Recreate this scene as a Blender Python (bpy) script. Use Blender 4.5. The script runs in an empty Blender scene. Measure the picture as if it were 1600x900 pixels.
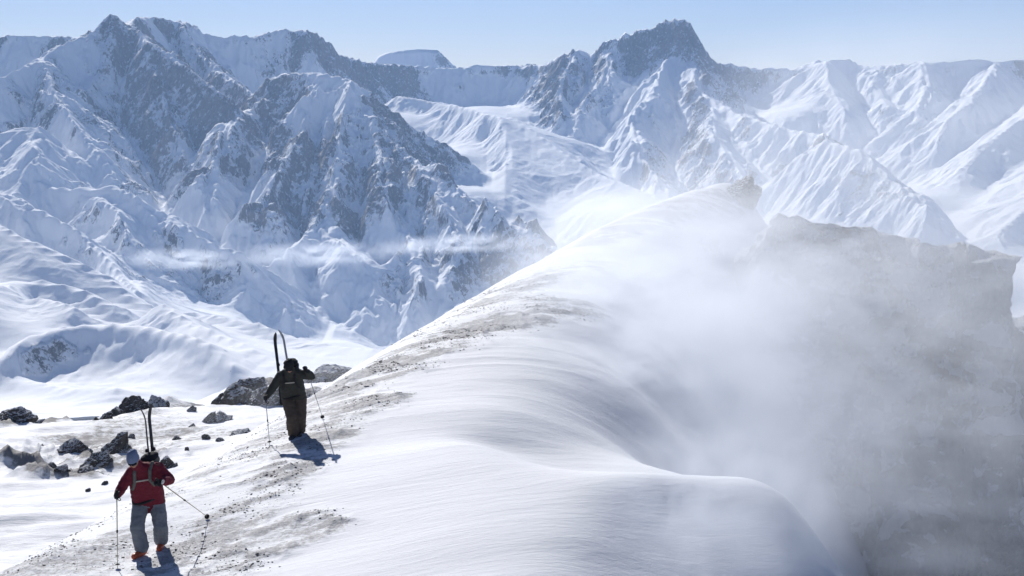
import bpy, bmesh, math, random
import numpy as np
from mathutils import Vector, Matrix, Quaternion

sc = bpy.context.scene
C = sc.collection
R = math.radians

# ------------------------------------------------------------------ camera, sky, sun, exposure
F = 2222.2                      # focal length in px of the 1600 px wide photograph
HORIZ = 130.0                   # image row of eye level
PITCH = math.atan((450 - HORIZ) / F)
cam_d = bpy.data.cameras.new('camera')
cam_d.sensor_width = 36.0
cam_d.lens = 50.0
cam_d.clip_start = 0.5
cam_d.clip_end = 60000.0
cam = bpy.data.objects.new('camera', cam_d)
C.objects.link(cam)
cam.rotation_euler = (math.pi / 2 - PITCH, 0, 0)
sc.camera = cam

SUN_AZ, SUN_EL = R(-22), R(32)        # azimuth from the view direction (+Y), clockwise positive
SUN_DIR = Vector((math.sin(SUN_AZ) * math.cos(SUN_EL), math.cos(SUN_AZ) * math.cos(SUN_EL), math.sin(SUN_EL)))
world = bpy.data.worlds.new('World')
sc.world = world
world.use_nodes = True
wn = world.node_tree.nodes
sky = wn.new('ShaderNodeTexSky')
sky.sky_type = 'NISHITA'
sky.sun_disc = False
sky.sun_elevation = SUN_EL
sky.sun_rotation = SUN_AZ
sky.altitude = 3000
sky.air_density = 1.0
sky.dust_density = 0.3
sky.ozone_density = 3.0
tint = wn.new('ShaderNodeMix'); tint.data_type = 'RGBA'; tint.blend_type = 'MULTIPLY'
tint.inputs[0].default_value = 1.0; tint.inputs[7].default_value = (.985, .865, .905, 1)
world.node_tree.links.new(sky.outputs[0], tint.inputs[6])
world.node_tree.links.new(tint.outputs[2], wn['Background'].inputs[0])
wn['Background'].inputs[1].default_value = 0.082
sun_d = bpy.data.lights.new('sun', 'SUN')
sun_d.energy = 4.9
sun_d.angle = R(0.6)
sun_d.color = (1.0, 0.955, 0.89)
sun = bpy.data.objects.new('sun', sun_d)
C.objects.link(sun)
sun.rotation_euler = SUN_DIR.to_track_quat('Z', 'Y').to_euler()
sc.view_settings.view_transform = 'Standard'
sc.view_settings.look = 'None'
sc.view_settings.exposure = 0.22
sc.view_settings.gamma = 1.0
sc.view_settings.use_curve_mapping = False
sc.render.engine = 'CYCLES'
sc.cycles.use_denoising = True
sc.cycles.max_bounces = 8
sc.cycles.diffuse_bounces = 3
sc.cycles.glossy_bounces = 2
sc.cycles.volume_bounces = 3
sc.cycles.transparent_max_bounces = 12
sc.cycles.volume_step_rate = 1.0
sc.cycles.volume_max_steps = 256

# ------------------------------------------------------------------ helpers
_cp, _sp = math.cos(PITCH), math.sin(PITCH)
def at(px, py, D):
    """World point seen at photograph pixel (px, py), D metres ahead (along +Y)."""
    u, v = (px - 800) / F, (450 - py) / F
    dx, dy, dz = u, _cp + v * _sp, -_sp + v * _cp
    t = D / dy
    return Vector((dx * t, D, dz * t))

def hash2(ix, iy, seed):
    h = (ix.astype(np.int64) * 374761393 + iy.astype(np.int64) * 668265263 + seed * 1442695041) & 0xFFFFFFFF
    h = ((h ^ (h >> 13)) * 1274126177) & 0xFFFFFFFF
    h = (h ^ (h >> 16)) & 0xFFFFFFFF
    return (h / 4294967295.0).astype(np.float32)

def vnoise(x, y, seed=0):
    ix, iy = np.floor(x), np.floor(y)
    fx, fy = (x - ix), (y - iy)
    fx = fx * fx * fx * (fx * (fx * 6 - 15) + 10); fy = fy * fy * fy * (fy * (fy * 6 - 15) + 10)
    ix = ix.astype(np.int64); iy = iy.astype(np.int64)
    a, b = hash2(ix, iy, seed), hash2(ix + 1, iy, seed)
    c, d = hash2(ix, iy + 1, seed), hash2(ix + 1, iy + 1, seed)
    return ((a + (b - a) * fx) * (1 - fy) + (c + (d - c) * fx) * fy) * 2 - 1

def fbm(x, y, octv=5, seed=0, gain=0.5):
    s, a, t = 0, 1.0, 0
    for o in range(octv):
        s = s + a * vnoise(x + 17.3 * o, y - 9.1 * o, seed + o)
        t += a; a *= gain
        x, y = (x * 0.8 - y * 0.6) * 2.0, (x * 0.6 + y * 0.8) * 2.0
    return s / t

def ridged(x, y, octv=5, seed=0, gain=0.5):
    s, a, t, w = 0, 1.0, 0, 1.0
    for o in range(octv):
        n = 1 - np.abs(vnoise(x, y, seed + o)) * 1.6
        n = np.clip(n, -0.3, 1); n = n * np.abs(n)
        s = s + a * n * w
        w = np.clip(n * 1.6, 0.15, 1)
        t += a; a *= gain
        x, y = (x * 0.8 - y * 0.6) * 2.03, (x * 0.6 + y * 0.8) * 2.03
    return s / t

def sstep(a, b, x):
    t = np.clip((x - a) / (b - a), 0, 1)
    return t * t * (3 - 2 * t)

def erosion(x, y, gx, gy, wave, octv=5, seed=5, gain=0.5, lac=1.9):
    """Gullies and ribs that run down the slope; returns height in -1..1 before scaling."""
    h = np.zeros_like(x); dhx = np.zeros_like(x); dhy = np.zeros_like(x)
    a = 1.0; f = 1.0 / wave; tot = 0
    for o in range(octv):
        ddx, ddy = gy + dhy * 1.0, -(gx + dhx * 1.0)
        m = np.sqrt(ddx * ddx + ddy * ddy) + 1e-4
        sc_ = np.minimum(m * 2.2, 1.0) / m
        ddx = ddx * sc_; ddy = ddy * sc_
        X, Y = x * f, y * f
        ix, iy = np.floor(X), np.floor(Y)
        fx, fy = (X - ix).astype(np.float32), (Y - iy).astype(np.float32)
        ix = ix.astype(np.int64); iy = iy.astype(np.int64)
        va = np.zeros_like(x); dx_ = np.zeros_like(x); dy_ = np.zeros_like(x); wt = np.zeros_like(x)
        for i in (-1, 0, 1):
            for j in (-1, 0, 1):
                ox = fx - (i + 0.15 + 0.7 * hash2(ix + i, iy + j, seed + o * 7))
                oy = fy - (j + 0.15 + 0.7 * hash2(ix + i, iy + j, seed + o * 7 + 3))
                w = np.exp(-(ox * ox + oy * oy) * 2.2)
                ph = (ox * ddx + oy * ddy) * 6.2832
                va += np.cos(ph) * w
                s_ = -np.sin(ph) * w
                dx_ += s_ * ddx; dy_ += s_ * ddy
                wt += w
        va /= wt; dx_ /= wt; dy_ /= wt
        h += a * va
        dhx += dx_ * 0.9 * (0.8 ** o); dhy += dy_ * 0.9 * (0.8 ** o)
        tot += a; a *= gain; f *= lac
    return h / tot

def grid_mesh(name, co, nr, nc, mats, attrs=None, smooth=True):
    """co: (nr*nc,3) float array laid out row by row."""
    me = bpy.data.meshes.new(name)
    n = nr * nc
    idx = np.arange(n, dtype=np.int32).reshape(nr, nc)
    q = np.stack([idx[:-1, :-1], idx[:-1, 1:], idx[1:, 1:], idx[1:, :-1]], -1).reshape(-1)
    me.vertices.add(n)
    me.vertices.foreach_set('co', co.astype(np.float32).reshape(-1))
    nf = (nr - 1) * (nc - 1)
    me.loops.add(nf * 4)
    me.loops.foreach_set('vertex_index', q)
    me.polygons.add(nf)
    me.polygons.foreach_set('loop_start', np.arange(0, nf * 4, 4, dtype=np.int32))
    me.update(calc_edges=True)
    if smooth:
        me.polygons.foreach_set('use_smooth', np.ones(nf, dtype=bool))
    for k, v in (attrs or {}).items():
        a = me.attributes.new(k, 'FLOAT', 'POINT')
        a.data.foreach_set('value', v.astype(np.float32).reshape(-1))
    for m in mats:
        me.materials.append(m)
    return me

def link(name, me, parent=None, **props):
    o = bpy.data.objects.new(name, me)
    C.objects.link(o)
    if parent: o.parent = parent
    for k, v in props.items(): o[k] = v
    return o

# ---- node helpers
class NT:
    def __init__(s, name):
        s.m = bpy.data.materials.new(name); s.m.use_nodes = True
        s.t = s.m.node_tree; s.n = s.t.nodes; s.l = s.t.links
        s.bsdf = s.n.get('Principled BSDF'); s.out = s.n.get('Material Output')
    def new(s, typ, **kw):
        nd = s.n.new(typ)
        for k, v in kw.items():
            if k.startswith('i_'):
                nd.inputs[int(k[2:]) if k[2:].isdigit() else k[2:].replace('_', ' ')].default_value = v
            else: setattr(nd, k, v)
        return nd
    def L(s, a, b): s.l.new(a, b)
    def math(s, op, a, b=None, clamp=False):
        nd = s.n.new('ShaderNodeMath'); nd.operation = op; nd.use_clamp = clamp
        for i, v in enumerate((a, b)):
            if v is None: continue
            if isinstance(v, (int, float)): nd.inputs[i].default_value = v
            else: s.L(v, nd.inputs[i])
        return nd.outputs[0]
    def mixc(s, fac, a, b):
        nd = s.n.new('ShaderNodeMix'); nd.data_type = 'RGBA'
        for i, v in ((0, fac), (6, a), (7, b)):
            if isinstance(v, (int, float)): nd.inputs[i].default_value = v
            elif isinstance(v, tuple): nd.inputs[i].default_value = (*v, 1) if len(v) == 3 else v
            else: s.L(v, nd.inputs[i])
        return nd.outputs[2]
    def ramp(s, x, a, b, c=0.0, d=1.0, smooth=True):
        nd = s.n.new('ShaderNodeMapRange'); nd.interpolation_type = 'SMOOTHSTEP' if smooth else 'LINEAR'
        s.L(x, nd.inputs[0]); nd.inputs[1].default_value = a; nd.inputs[2].default_value = b
        nd.inputs[3].default_value = c; nd.inputs[4].default_value = d
        return nd.outputs[0]
    def noise(s, vec, scale, detail=6, rough=0.55, dist=0.0):
        nd = s.n.new('ShaderNodeTexNoise')
        nd.inputs['Scale'].default_value = scale; nd.inputs['Detail'].default_value = detail
        nd.inputs['Roughness'].default_value = rough; nd.inputs['Distortion'].default_value = dist
        if vec is not None: s.L(vec, nd.inputs['Vector'])
        return nd.outputs[0]
QUAL = 1.0
def far_material():
    n = NT('snowy_mountain')
    geo = n.new('ShaderNodeNewGeometry').outputs['Position']
    at_ = n.new('ShaderNodeAttribute', attribute_name='rock').outputs['Fac']
    mp = n.new('ShaderNodeMapping'); mp.inputs['Scale'].default_value = (1, 1, .45); n.L(geo, mp.inputs[0])
    ns = n.noise(mp.outputs[0], .11, 10, .8, .6)
    v = n.math('ADD', at_, n.math('MULTIPLY', n.math('SUBTRACT', ns, .5), 4.2))
    m = n.ramp(v, .45, .85)
    nc = n.noise(geo, .004, 4)
    rc = n.mixc(n.ramp(nc, .4, .6), (.12, .108, .10), (.20, .175, .16))
    col = n.mixc(m, (.88, .90, .93), rc)
    n.L(col, n.bsdf.inputs['Base Color'])
    n.bsdf.inputs['Roughness'].default_value = .85
    n.bsdf.inputs['Specular IOR Level'].default_value = .15
    b = n.new('ShaderNodeBump'); b.inputs['Strength'].default_value = .8; b.inputs['Distance'].default_value = 13
    nb = n.math('MULTIPLY', n.noise(mp.outputs[0], .02, 10, .66), n.ramp(at_, .0, .35, .16, 1.0))
    n.L(nb, b.inputs['Height']); n.L(b.outputs[0], n.bsdf.inputs['Normal'])
    return n.m

def snow_ground(name, scale, streak, gscale, thr=(.46, .62), ca=(.12, .12, .128), cb_=(.46, .465, .49)):
    n = NT(name)
    geo = n.new('ShaderNodeNewGeometry').outputs['Position']
    at_ = n.new('ShaderNodeAttribute', attribute_name='gravel').outputs['Fac']
    mp = n.new('ShaderNodeMapping'); mp.vector_type = 'TEXTURE'
    mp.inputs['Rotation'].default_value = (0, 0, R(24)); mp.inputs['Scale'].default_value = (streak, 1, 1); n.L(geo, mp.inputs[0])
    s1 = n.noise(mp.outputs[0], scale, 6, .6, .6)
    g1 = n.noise(geo, gscale, 8, .72)
    g2 = n.noise(mp.outputs[0], gscale * .4, 5, .65)
    gv = n.math('ADD', n.math('MULTIPLY', g1, .6), n.math('MULTIPLY', g2, .4))
    gv = n.math('ADD', gv, n.math('MULTIPLY', at_, .37))
    m = n.ramp(gv, thr[0] + .22, thr[1] + .22)
    cn = n.noise(geo, gscale * 1.3, 6, .75)
    gc = n.mixc(n.ramp(cn, .3, .7), ca, cb_)
    col = n.mixc(n.math('MULTIPLY', m, .82), (.715, .74, .785), gc)
    n.L(col, n.bsdf.inputs['Base Color'])
    n.bsdf.inputs['Roughness'].default_value = .7
    n.bsdf.inputs['Specular IOR Level'].default_value = .25
    s2_ = n.noise(mp.outputs[0], scale * 5, 8, .72, .4)
    s3_ = n.noise(geo, scale * 30, 3, .6)
    h = n.math('ADD', n.math('ADD', n.math('MULTIPLY', s1, .5), n.math('ADD', n.math('MULTIPLY', s2_, .45), n.math('MULTIPLY', s3_, .10))), n.math('MULTIPLY', n.math('MULTIPLY', g1, at_), .9))
    b = n.new('ShaderNodeBump'); b.inputs['Strength'].default_value = .6; b.inputs['Distance'].default_value = .9 / scale * .13
    n.L(h, b.inputs['Height']); n.L(b.outputs[0], n.bsdf.inputs['Normal'])
    return n.m
def near_material(): return snow_ground('wind_packed_snow', 1.6, 7, 10.0)
def mid_material(): return snow_ground('hillside_snow', .35, 4, 1.6, ca=(.065, .063, .065), cb_=(.14, .135, .14))

def rock_material(name, dark, light, scale, snow_bias, patch=0.0):
    n = NT(name)
    g = n.new('ShaderNodeNewGeometry')
    geo = g.outputs['Position']
    sx = n.new('ShaderNodeSeparateXYZ'); n.L(g.outputs['Normal'], sx.inputs[0])
    big = n.noise(geo, scale * .25, 7, .62, .5)
    fine = n.noise(geo, scale * 2.5, 9, .72)
    mp = n.new('ShaderNodeMapping'); mp.inputs['Scale'].default_value = (1.6, 1.6, .5); n.L(geo, mp.inputs[0])
    cr = n.noise(mp.outputs[0], scale * 1.2, 8, .68, .8)
    rc = n.mixc(n.ramp(cr, .32, .68), dark, light)
    rc = n.mixc(n.ramp(fine, .35, .7, 0, .55), rc, tuple(v * .55 for v in dark))
    v = n.math('ADD', sx.outputs[2], n.math('MULTIPLY', n.math('SUBTRACT', fine, .5), 1.1))
    v = n.math('ADD', v, n.math('MULTIPLY', n.math('SUBTRACT', big, .5), patch))
    if patch > 3:
        med = n.noise(geo, scale * .75, 6, .65, .8)
        v = n.math('ADD', v, n.math('MULTIPLY', n.math('SUBTRACT', med, .5), 2.2))
    m = n.ramp(v, snow_bias, snow_bias + .16)
    col = n.mixc(m, rc, (.85, .875, .92))
    n.L(col, n.bsdf.inputs['Base Color'])
    n.bsdf.inputs['Roughness'].default_value = .9
    n.bsdf.inputs['Specular IOR Level'].default_value = .15
    b = n.new('ShaderNodeBump'); b.inputs['Strength'].default_value = 1.0; b.inputs['Distance'].default_value = .8 / scale
    h = n.math('ADD', fine, n.math('MULTIPLY', cr, .8))
    n.L(h, b.inputs['Height']); n.L(b.outputs[0], n.bsdf.inputs['Normal'])
    return n.m
# ------------------------------------------------------------------ far mountains: ridge lines with real distances (km)
# each: (points (px, py, D km), slope to the left of travel, slope to the right, half-depth L in m, rockiness, roughness)
RIDGES = [
 ([(580,94,11),(592,86,11),(610,82,11),(628,80,11),(660,77,11),(686,79,11),(697,90,11),(708,101,11)], 1.3,1.1,300,.6,.7),
 # skyline left back, peak, and long headwall
 ([(-220,62,7.8),(-80,60,7.6),(0,56,7.5),(20,50,7.5),(60,52,7.5),(110,58,7.4),(160,60,7.2)], .9,.9,900,.8,1),
 ([(178,17,6.0),(160,38,5.9),(120,58,5.7),(60,92,5.4),(0,120,5.1),(-90,160,4.7),(-200,190,4.4)], 1.0,.75,1100,.5,1),
 ([(170,24,6.0),(182,16,6.0),(190,32,6.05),(205,30,6.2),(235,21,6.6),(275,27,6.8),(310,47,7.0),(350,53,7.0),(400,51,7.1),(430,45,7.2),(455,42,7.2),(485,52,7.3),(520,74,7.5),(550,90,7.7),(600,98,8.0),(640,100,8.1),(680,104,8.2),(715,103,8.3),(760,102,8.3),(810,100,8.3),(850,99,8.2),(868,86,8.0),(890,80,7.9),(905,77,7.8),(925,86,7.8),(935,80,7.75)], 1.0,1.15,700,.8,1.2),
 ([(935,80,7.7),(950,66,7.7),(975,55,7.65),(1010,42,7.6),(1045,32,7.55),(1066,29,7.5),(1076,30,7.5)], 3.0,1.6,200,1.0,.7),
 ([(1076,30,7.5),(1081,42,7.5),(1087,72,7.5),(1098,77,7.5),(1110,86,7.5),(1130,96,7.5)], 1.8,1.5,200,.9,.8),
 ([(1130,98,7.5),(1180,106,7.6),(1240,105,7.5),(1275,97,7.4),(1300,91,7.4),(1325,92,7.4),(1350,99,7.3),(1400,95,7.1),(1440,92,7.0),(1480,95,7.0),(1520,91,7.0),(1560,96,7.0),(1600,92,7.0),(1800,88,7.0)], 1.0,1.05,700,.68,1.1),
 # dark pyramid below the peak and its ribs
 ([(205,34,6.15),(225,60,5.75),(280,95,5.45),(345,142,5.15),(375,166,5.1)], 1.0,1.25,900,.74,1),
 ([(225,60,5.75),(250,140,5.3),(285,235,4.7)], 1.1,1.1,800,.74,1.1),
 ([(178,20,6.0),(150,100,5.6),(120,170,5.1),(165,255,4.5)], .9,1.0,800,.7,1),
 ([(60,92,5.4),(75,140,5.0),(110,185,4.7),(150,235,4.4),(170,270,4.2)], .7,1.1,800,.5,1),
 ([(275,30,6.8),(330,100,6.3),(400,150,5.8),(420,140,5.6)], .8,1.0,700,.6,1),
 # middle massif
 ([(378,166,5.25),(398,160,5.3),(425,116,5.45),(450,110,5.4),(500,113,5.3),(545,122,5.2),(575,165,5.0),(600,195,4.8),(650,245,4.5),(700,285,4.2),(760,320,3.9),(820,350,3.6),(868,380,3.4),(900,400,3.2)], 1.0,.95,900,.8,1.3),
 ([(398,160,5.3),(352,195,4.8),(338,250,4.4),(320,318,4.0)], .8,.8,700,.5,1.2),
 ([(500,113,5.3),(470,190,4.75),(440,260,4.3),(400,320,3.9)], .75,.85,700,.7,1.4),
 ([(545,122,5.2),(530,210,4.6),(520,280,4.15),(500,350,3.8),(440,385,3.55),(390,430,3.3),(345,478,3.1)], .7,.95,700,.6,1.3),
 ([(575,165,5.0),(590,240,4.4),(600,310,4.0),(640,370,3.7),(610,410,3.45),(600,470,3.15),(560,545,2.85)], .7,1.05,700,.7,1.3),
 ([(650,245,4.5),(680,310,4.0),(720,370,3.65),(710,420,3.4),(690,460,3.2),(750,490,3.1)], .75,.95,600,.6,1.3),
 ([(500,350,3.8),(560,400,3.4),(545,470,3.1),(515,535,2.8)], .6,1.0,500,.3,1),
 ([(640,370,3.7),(660,430,3.3),(640,500,3.0)], .7,1.0,500,.5,1),
 # bowl, rib right of it
 ([(620,150,7.2),(700,165,6.8),(780,185,6.0),(797,240,5.4),(785,300,4.8),(795,350,4.3)], .35,.95,600,.35,.8),
 ([(800,185,6.1),(860,225,5.6),(930,268,5.1),(1000,298,4.7),(1045,318,4.4)], .6,.45,600,.25,.8),
 ([(905,77,7.8),(882,110,7.3),(872,150,6.9),(890,185,6.5)], .8,.9,500,.9,1.2),
 ([(960,62,7.7),(950,105,7.3),(930,140,6.9),(905,170,6.6)], .7,.9,500,.5,1),
 ([(1040,95,7.2),(1015,145,6.5),(985,190,6.0),(1000,235,5.5),(1040,292,5.0),(1070,330,4.7)], .75,.85,700,.6,1.2),
 ([(1078,80,7.4),(1090,135,6.6),(1130,165,6.2),(1185,182,5.8),(1235,200,5.5),(1285,208,5.2)], .7,.8,700,.7,1.2),
 ([(1110,160,6.2),(1115,210,5.6),(1150,260,5.1),(1180,300,4.7)], .6,.95,600,.5,1),
 # right side
 ([(1240,240,4.7),(1290,222,4.6),(1350,240,4.3),(1400,280,4.0),(1450,322,3.7),(1505,372,3.4),(1560,420,3.1),(1640,480,2.8)], .7,1.05,900,.35,.9),
 ([(1290,91,7.3),(1300,130,6.9),(1320,165,6.5)], .8,.8,500,.3,.8),
 ([(1350,99,7.3),(1380,150,6.7),(1425,205,6.1),(1478,262,5.5)], .7,.95,700,.35,.8),
 ([(1440,92,7.0),(1450,130,6.6),(1430,170,6.2)], .7,.9,500,.4,.8),
 ([(1560,96,7.0),(1530,140,6.3),(1490,180,5.8)], .7,.7,600,.3,.8),
 ([(1720,100,6.0),(1620,170,5.4),(1550,220,5.0),(1500,262,4.7)], .5,.7,700,.3,.8),
 ([(1760,190,4.6),(1640,290,3.9),(1560,360,3.4)], .6,.45,700,.15,.7),
 # left foreground hills
 ([(-120,250,4.0),(-40,205,4.3),(50,192,4.35),(62,225,4.1)], .7,.7,500,.5,1),
 ([(0,262,4.0),(60,285,3.85),(120,292,3.75),(180,288,3.7),(220,312,3.55),(262,338,3.45),(300,362,3.3),(370,390,3.15)], .8,.9,500,.6,1.1),
 ([(120,292,3.75),(180,325,3.4),(200,372,3.15)], .6,1.0,400,.6,1.1),
 ([(-160,220,3.7),(-60,262,3.45),(0,295,3.25),(60,330,3.1),(110,355,3.0),(150,385,2.85),(185,420,2.7),(210,450,2.5)], .8,1.15,260,.3,.9),
 ([(10,562,1.45),(60,530,1.52),(150,512,1.57),(240,520,1.52),(320,552,1.43),(370,592,1.36)], .6,.85,260,.78,.7),
 ([(250,478,1.75),(330,520,1.6),(400,560,1.5),(450,600,1.4)], .5,.7,200,.6,.6),
 ([(-80,470,1.75),(0,462,1.8),(70,470,1.78),(120,492,1.7)], .5,.65,180,.6,.6),
 ([(-60,560,1.5),(20,600,1.42),(90,622,1.36),(180,628,1.3)], .5,.75,150,.6,.7),
 ([(60,432,1.98),(130,448,1.93),(180,478,1.85)], .5,.65,160,.6,.6),
 ([(-200,240,2.9),(-100,292,2.65),(0,345,2.4),(60,375,2.3),(150,420,2.2),(200,450,2.12),(250,478,2.05),(320,495,2.0),(400,512,1.9),(470,533,1.8),(560,562,1.7),(640,600,1.6)], .95,.42,1200,.1,.35),
]
# gentle ground between the ridges (px, py, D km)
FLOOR = [(-150,330,4.3),(60,270,4.6),(250,300,4.9),(300,345,4.1),(322,484,2.9),(480,560,2.4),(600,575,2.5),(760,480,3.2),(870,410,3.7),(650,178,7.4),(760,165,7.7),(700,240,5.7),
 (720,290,5.0),(840,170,7.4),(880,240,6.4),(960,320,4.7),(1060,330,4.4),(1200,350,4.0),(1100,250,6.0),(1240,170,6.8),(1400,300,5.4),(1500,300,4.9),
 (1580,400,3.6),(1480,420,3.0),(1600,490,2.4),(1700,420,3.0),(1300,430,2.6),(1000,430,2.8),(-250,560,1.2),(0,640,1.35),(120,650,1.25),(260,655,1.15),(380,650,1.2),(400,600,1.1),
 (0,650,.9),(-200,700,.8),(200,660,.8),(420,640,.85),(600,640,.9),(800,650,.9),(1000,640,.9),(1300,600,1.1),(1600,580,1.3),(1800,600,1.2),(200,575,1.7),
 (100,520,1.85),(320,565,1.6),(0,440,2.0),(500,590,1.35),(0,-400,30),(800,140,12),(1600,140,12),(0,140,12)]
def remap(d):
    return float(np.interp(d, [.8,1.35,1.8,2.4,2.8,3.4,4.0,5.2,6.5,8.3,12], [1.3,2.1,2.7,3.2,3.9,4.25,4.6,5.4,6.3,7.4,9.5]))
FLOOR += [(400,490,3.9),(550,530,3.5),(650,530,3.5),(500,520,3.2),(460,545,2.9),(420,505,3.6),(300,470,3.9),(620,560,3.0),(720,510,3.3),(240,460,3.2),(330,500,3.0),(500,420,5.0),(580,450,4.6),(950,380,5.5),(1150,400,5.5),(1350,420,6),(200,400,5.4),(100,330,5.5),(420,380,5.2)]
GX0, GX1, GY0, GY1, GS = -6000., 6000., 350., 9800., 25.
gx_ = np.arange(GX0, GX1, GS, dtype=np.float32); gy_ = np.arange(GY0, GY1, GS, dtype=np.float32)
X, Y = np.meshgrid(gx_, gy_)
# floor: inverse-distance in (azimuth, log range)
U, V = X / Y * 2.2, np.log(Y)
num = np.zeros_like(X); den = np.zeros_like(X)
for (px, py, D) in FLOOR:
    if D > 20: continue
    p = at(px, py, remap(D) * 1000)
    d2 = ((U - p.x / p.y * 2.2) ** 2 + (V - math.log(p.y)) ** 2) + 6e-4
    w = 1 / d2 ** 2
    num += w * p.z / p.y; den += w
Hf = num / den * Y
# gentle warp so the ridge flanks are not ruled surfaces
WX = X + 130 * fbm(X / 900, Y / 900, 3, 40) ; WY = Y + 130 * fbm(X / 900, Y / 900, 3, 50)
Ht = np.full_like(X, -5000.); rock = np.zeros_like(X) + .15; rough = np.zeros_like(X) + .6
soft = 45.0
acc = np.exp(np.clip((Hf - 0) / soft, -60, 60)) * 0
for (pts, sl, sr, Ld, rk, rg) in RIDGES:
    if rk > .4: sl, sr = sl * 1.15, sr * 1.15
    P = [at(a, b, remap(c) * 1000) for a, b, c in pts]
    best = np.full_like(X, -9e9)
    for a, b in zip(P[:-1], P[1:]):
        dx, dy = b.x - a.x, b.y - a.y
        l2 = dx * dx + dy * dy
        # crest stays on its traced line (unwarped near it), flanks wander
        for_w = 1.0
        t0 = np.clip(((X - a.x) * dx + (Y - a.y) * dy) / l2, 0, 1)
        d0 = np.hypot(X - a.x - t0 * dx, Y - a.y - t0 * dy)
        k = np.clip(d0 / 350, 0, 1)
        x_, y_ = X + (WX - X) * k, Y + (WY - Y) * k
        t = np.clip(((x_ - a.x) * dx + (y_ - a.y) * dy) / l2, 0, 1)
        ex, ey = x_ - a.x - t * dx, y_ - a.y - t * dy
        d = np.hypot(ex, ey) + 1e-3
        side = (dx * ey - dy * ex) / (math.sqrt(l2) * d)      # +1 left of travel
        s = sl * (0.5 + 0.5 * side) + sr * (0.5 - 0.5 * side)
        s2 = np.minimum(.42, s * .6)
        h = a.z + t * (b.z - a.z) - (s - s2) * Ld * (1 - np.exp(-d / Ld)) - s2 * d
        best = np.maximum(best, h)
    m = best > Ht
    k = 1 / (1 + np.exp(np.clip(-(best - Ht) / 25, -40, 40)))
    rock = rock * (1 - k) + rk * k; rough = rough * (1 - k) + rg * k
    Ht = np.maximum(Ht, best) + np.maximum(0, 14 - np.abs(best - Ht)) ** 2 / 56 * 0.5
k = 1 / (1 + np.exp(np.clip(-(Hf - Ht) / 20, -40, 40)))
rock = rock * (1 - k) + .12 * k; rough = rough * (1 - k) + .3 * k
dlt = np.abs(Hf - Ht)
H = np.maximum(Hf, Ht) + np.maximum(0, 60 - dlt) ** 2 / 240
def blur(A, n=1):
    for _ in range(n):
        P_ = np.pad(A, 1, mode='edge')
        A = (P_[:-2, 1:-1] + P_[2:, 1:-1] + P_[1:-1, :-2] + P_[1:-1, 2:] + 2 * A) / 6
    return A
Hs = blur(H, 5)
Gy, Gx = np.gradient(blur(H, 3), GS)
rock = blur(rock, 3); rough = blur(rough, 4)

def bil(A, x, y):
    fx = np.clip((x - GX0) / GS, 0, A.shape[1] - 1.001); fy = np.clip((y - GY0) / GS, 0, A.shape[0] - 1.001)
    i = fx.astype(np.int32); j = fy.astype(np.int32); fx = (fx - i).astype(np.float32); fy = (fy - j).astype(np.float32)
    return (A[j, i] * (1 - fx) + A[j, i + 1] * fx) * (1 - fy) + (A[j + 1, i] * (1 - fx) + A[j + 1, i + 1] * fx) * fy

# polar grid whose rows crowd where the photograph looks
NC = int(1250 * QUAL)
az = np.linspace(-0.50, 0.50, NC)           # tan of azimuth
rr = np.concatenate([np.geomspace(1000, 2500, int(260 * QUAL)), np.geomspace(2504, 7800, int(1250 * QUAL)), np.geomspace(7812, 9300, 90)])
NR = len(rr)
A_, R_ = np.meshgrid(az.astype(np.float32), rr.astype(np.float32))
x = A_ * R_; y = R_
z = bil(H, x, y); gx = bil(Gx, x, y); gy = bil(Gy, x, y); rk = bil(rock, x, y); rg = bil(rough, x, y)
slope = np.hypot(gx, gy)
e1 = erosion(x, y, gx, gy, 420., 6, 11, 0.55)
steep = sstep(.12, .8, slope)
e2 = erosion(x, y, gx, gy, 120., 3, 17, 0.6)
fine = ridged(x / 170, y / 170, 6, 71, .55)
z = z + rg * (steep * (e1 * 66 + e2 * 10 * (.3 + rk)) + (fine - .3) * 34 * (0.15 + steep * rk)) + 5 * fbm(x / 140, y / 140, 4, 90) * rg + sstep(5600, 6400, y) * rk * 9 * ridged(x / 48, y / 90, 3, 92)
# wind drift: soft undulation on the gentle ground
z = z + (1 - steep) * (10 * fbm(x / 260, y / 420, 4, 30) + 16 * fbm(x / 600, y / 500, 2, 31) + (5 * ridged(x / 95, y / 70, 4, 33) + 1.0 * fbm(x / 22, y / 14, 3, 34)) * sstep(3600, 2400, y) * sstep(-.2, .4, fbm(x / 300, y / 240, 3, 35) + .1))
crag_ = ridged(x / 62, y / 62, 4, 75, .6)
rocky = sstep(-.22, .22, fbm(x / 330, y / 330, 3, 77) + (rk - .55) * .9)      # broken faces and clean snowfields alternate
z = z + rg * steep * (.06 + rocky * (.2 + rk)) * (crag_ - .3) * 19 + steep * rocky * (.2 + rk) * 6 * ridged(x / 21, y / 21, 2, 79)
co = np.stack([x, y, z], -1)
# rock shows on steep ribs, snow stays in the gullies
zx = np.gradient(z, axis=1) / np.maximum(np.gradient(x, axis=1), .1)
zr = np.gradient(z, axis=0) / np.gradient(y, axis=0)
sl2 = np.hypot(zx, zr - zx * A_)
n1 = fbm(x / 90, y / 90, 5, 200, .6)
rmask = sstep(-.2, .6, (sl2 - 1.2) * .42 + (rk - .55) * .7 + e1 * .2 + e2 * .3 + (crag_ - .3) * .5 + n1 * .55 + (rocky - .66) * .8 - (1 - steep) * .6 + sstep(.25, .6, slope) * sstep(3200, 2600, y) * .25)
M_far = far_material()
me = grid_mesh('mountain_range', co.reshape(-1, 3), NR, NC, [M_far], {'rock': rmask.reshape(-1)})
link('mountain_range', me, kind='structure')
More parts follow.
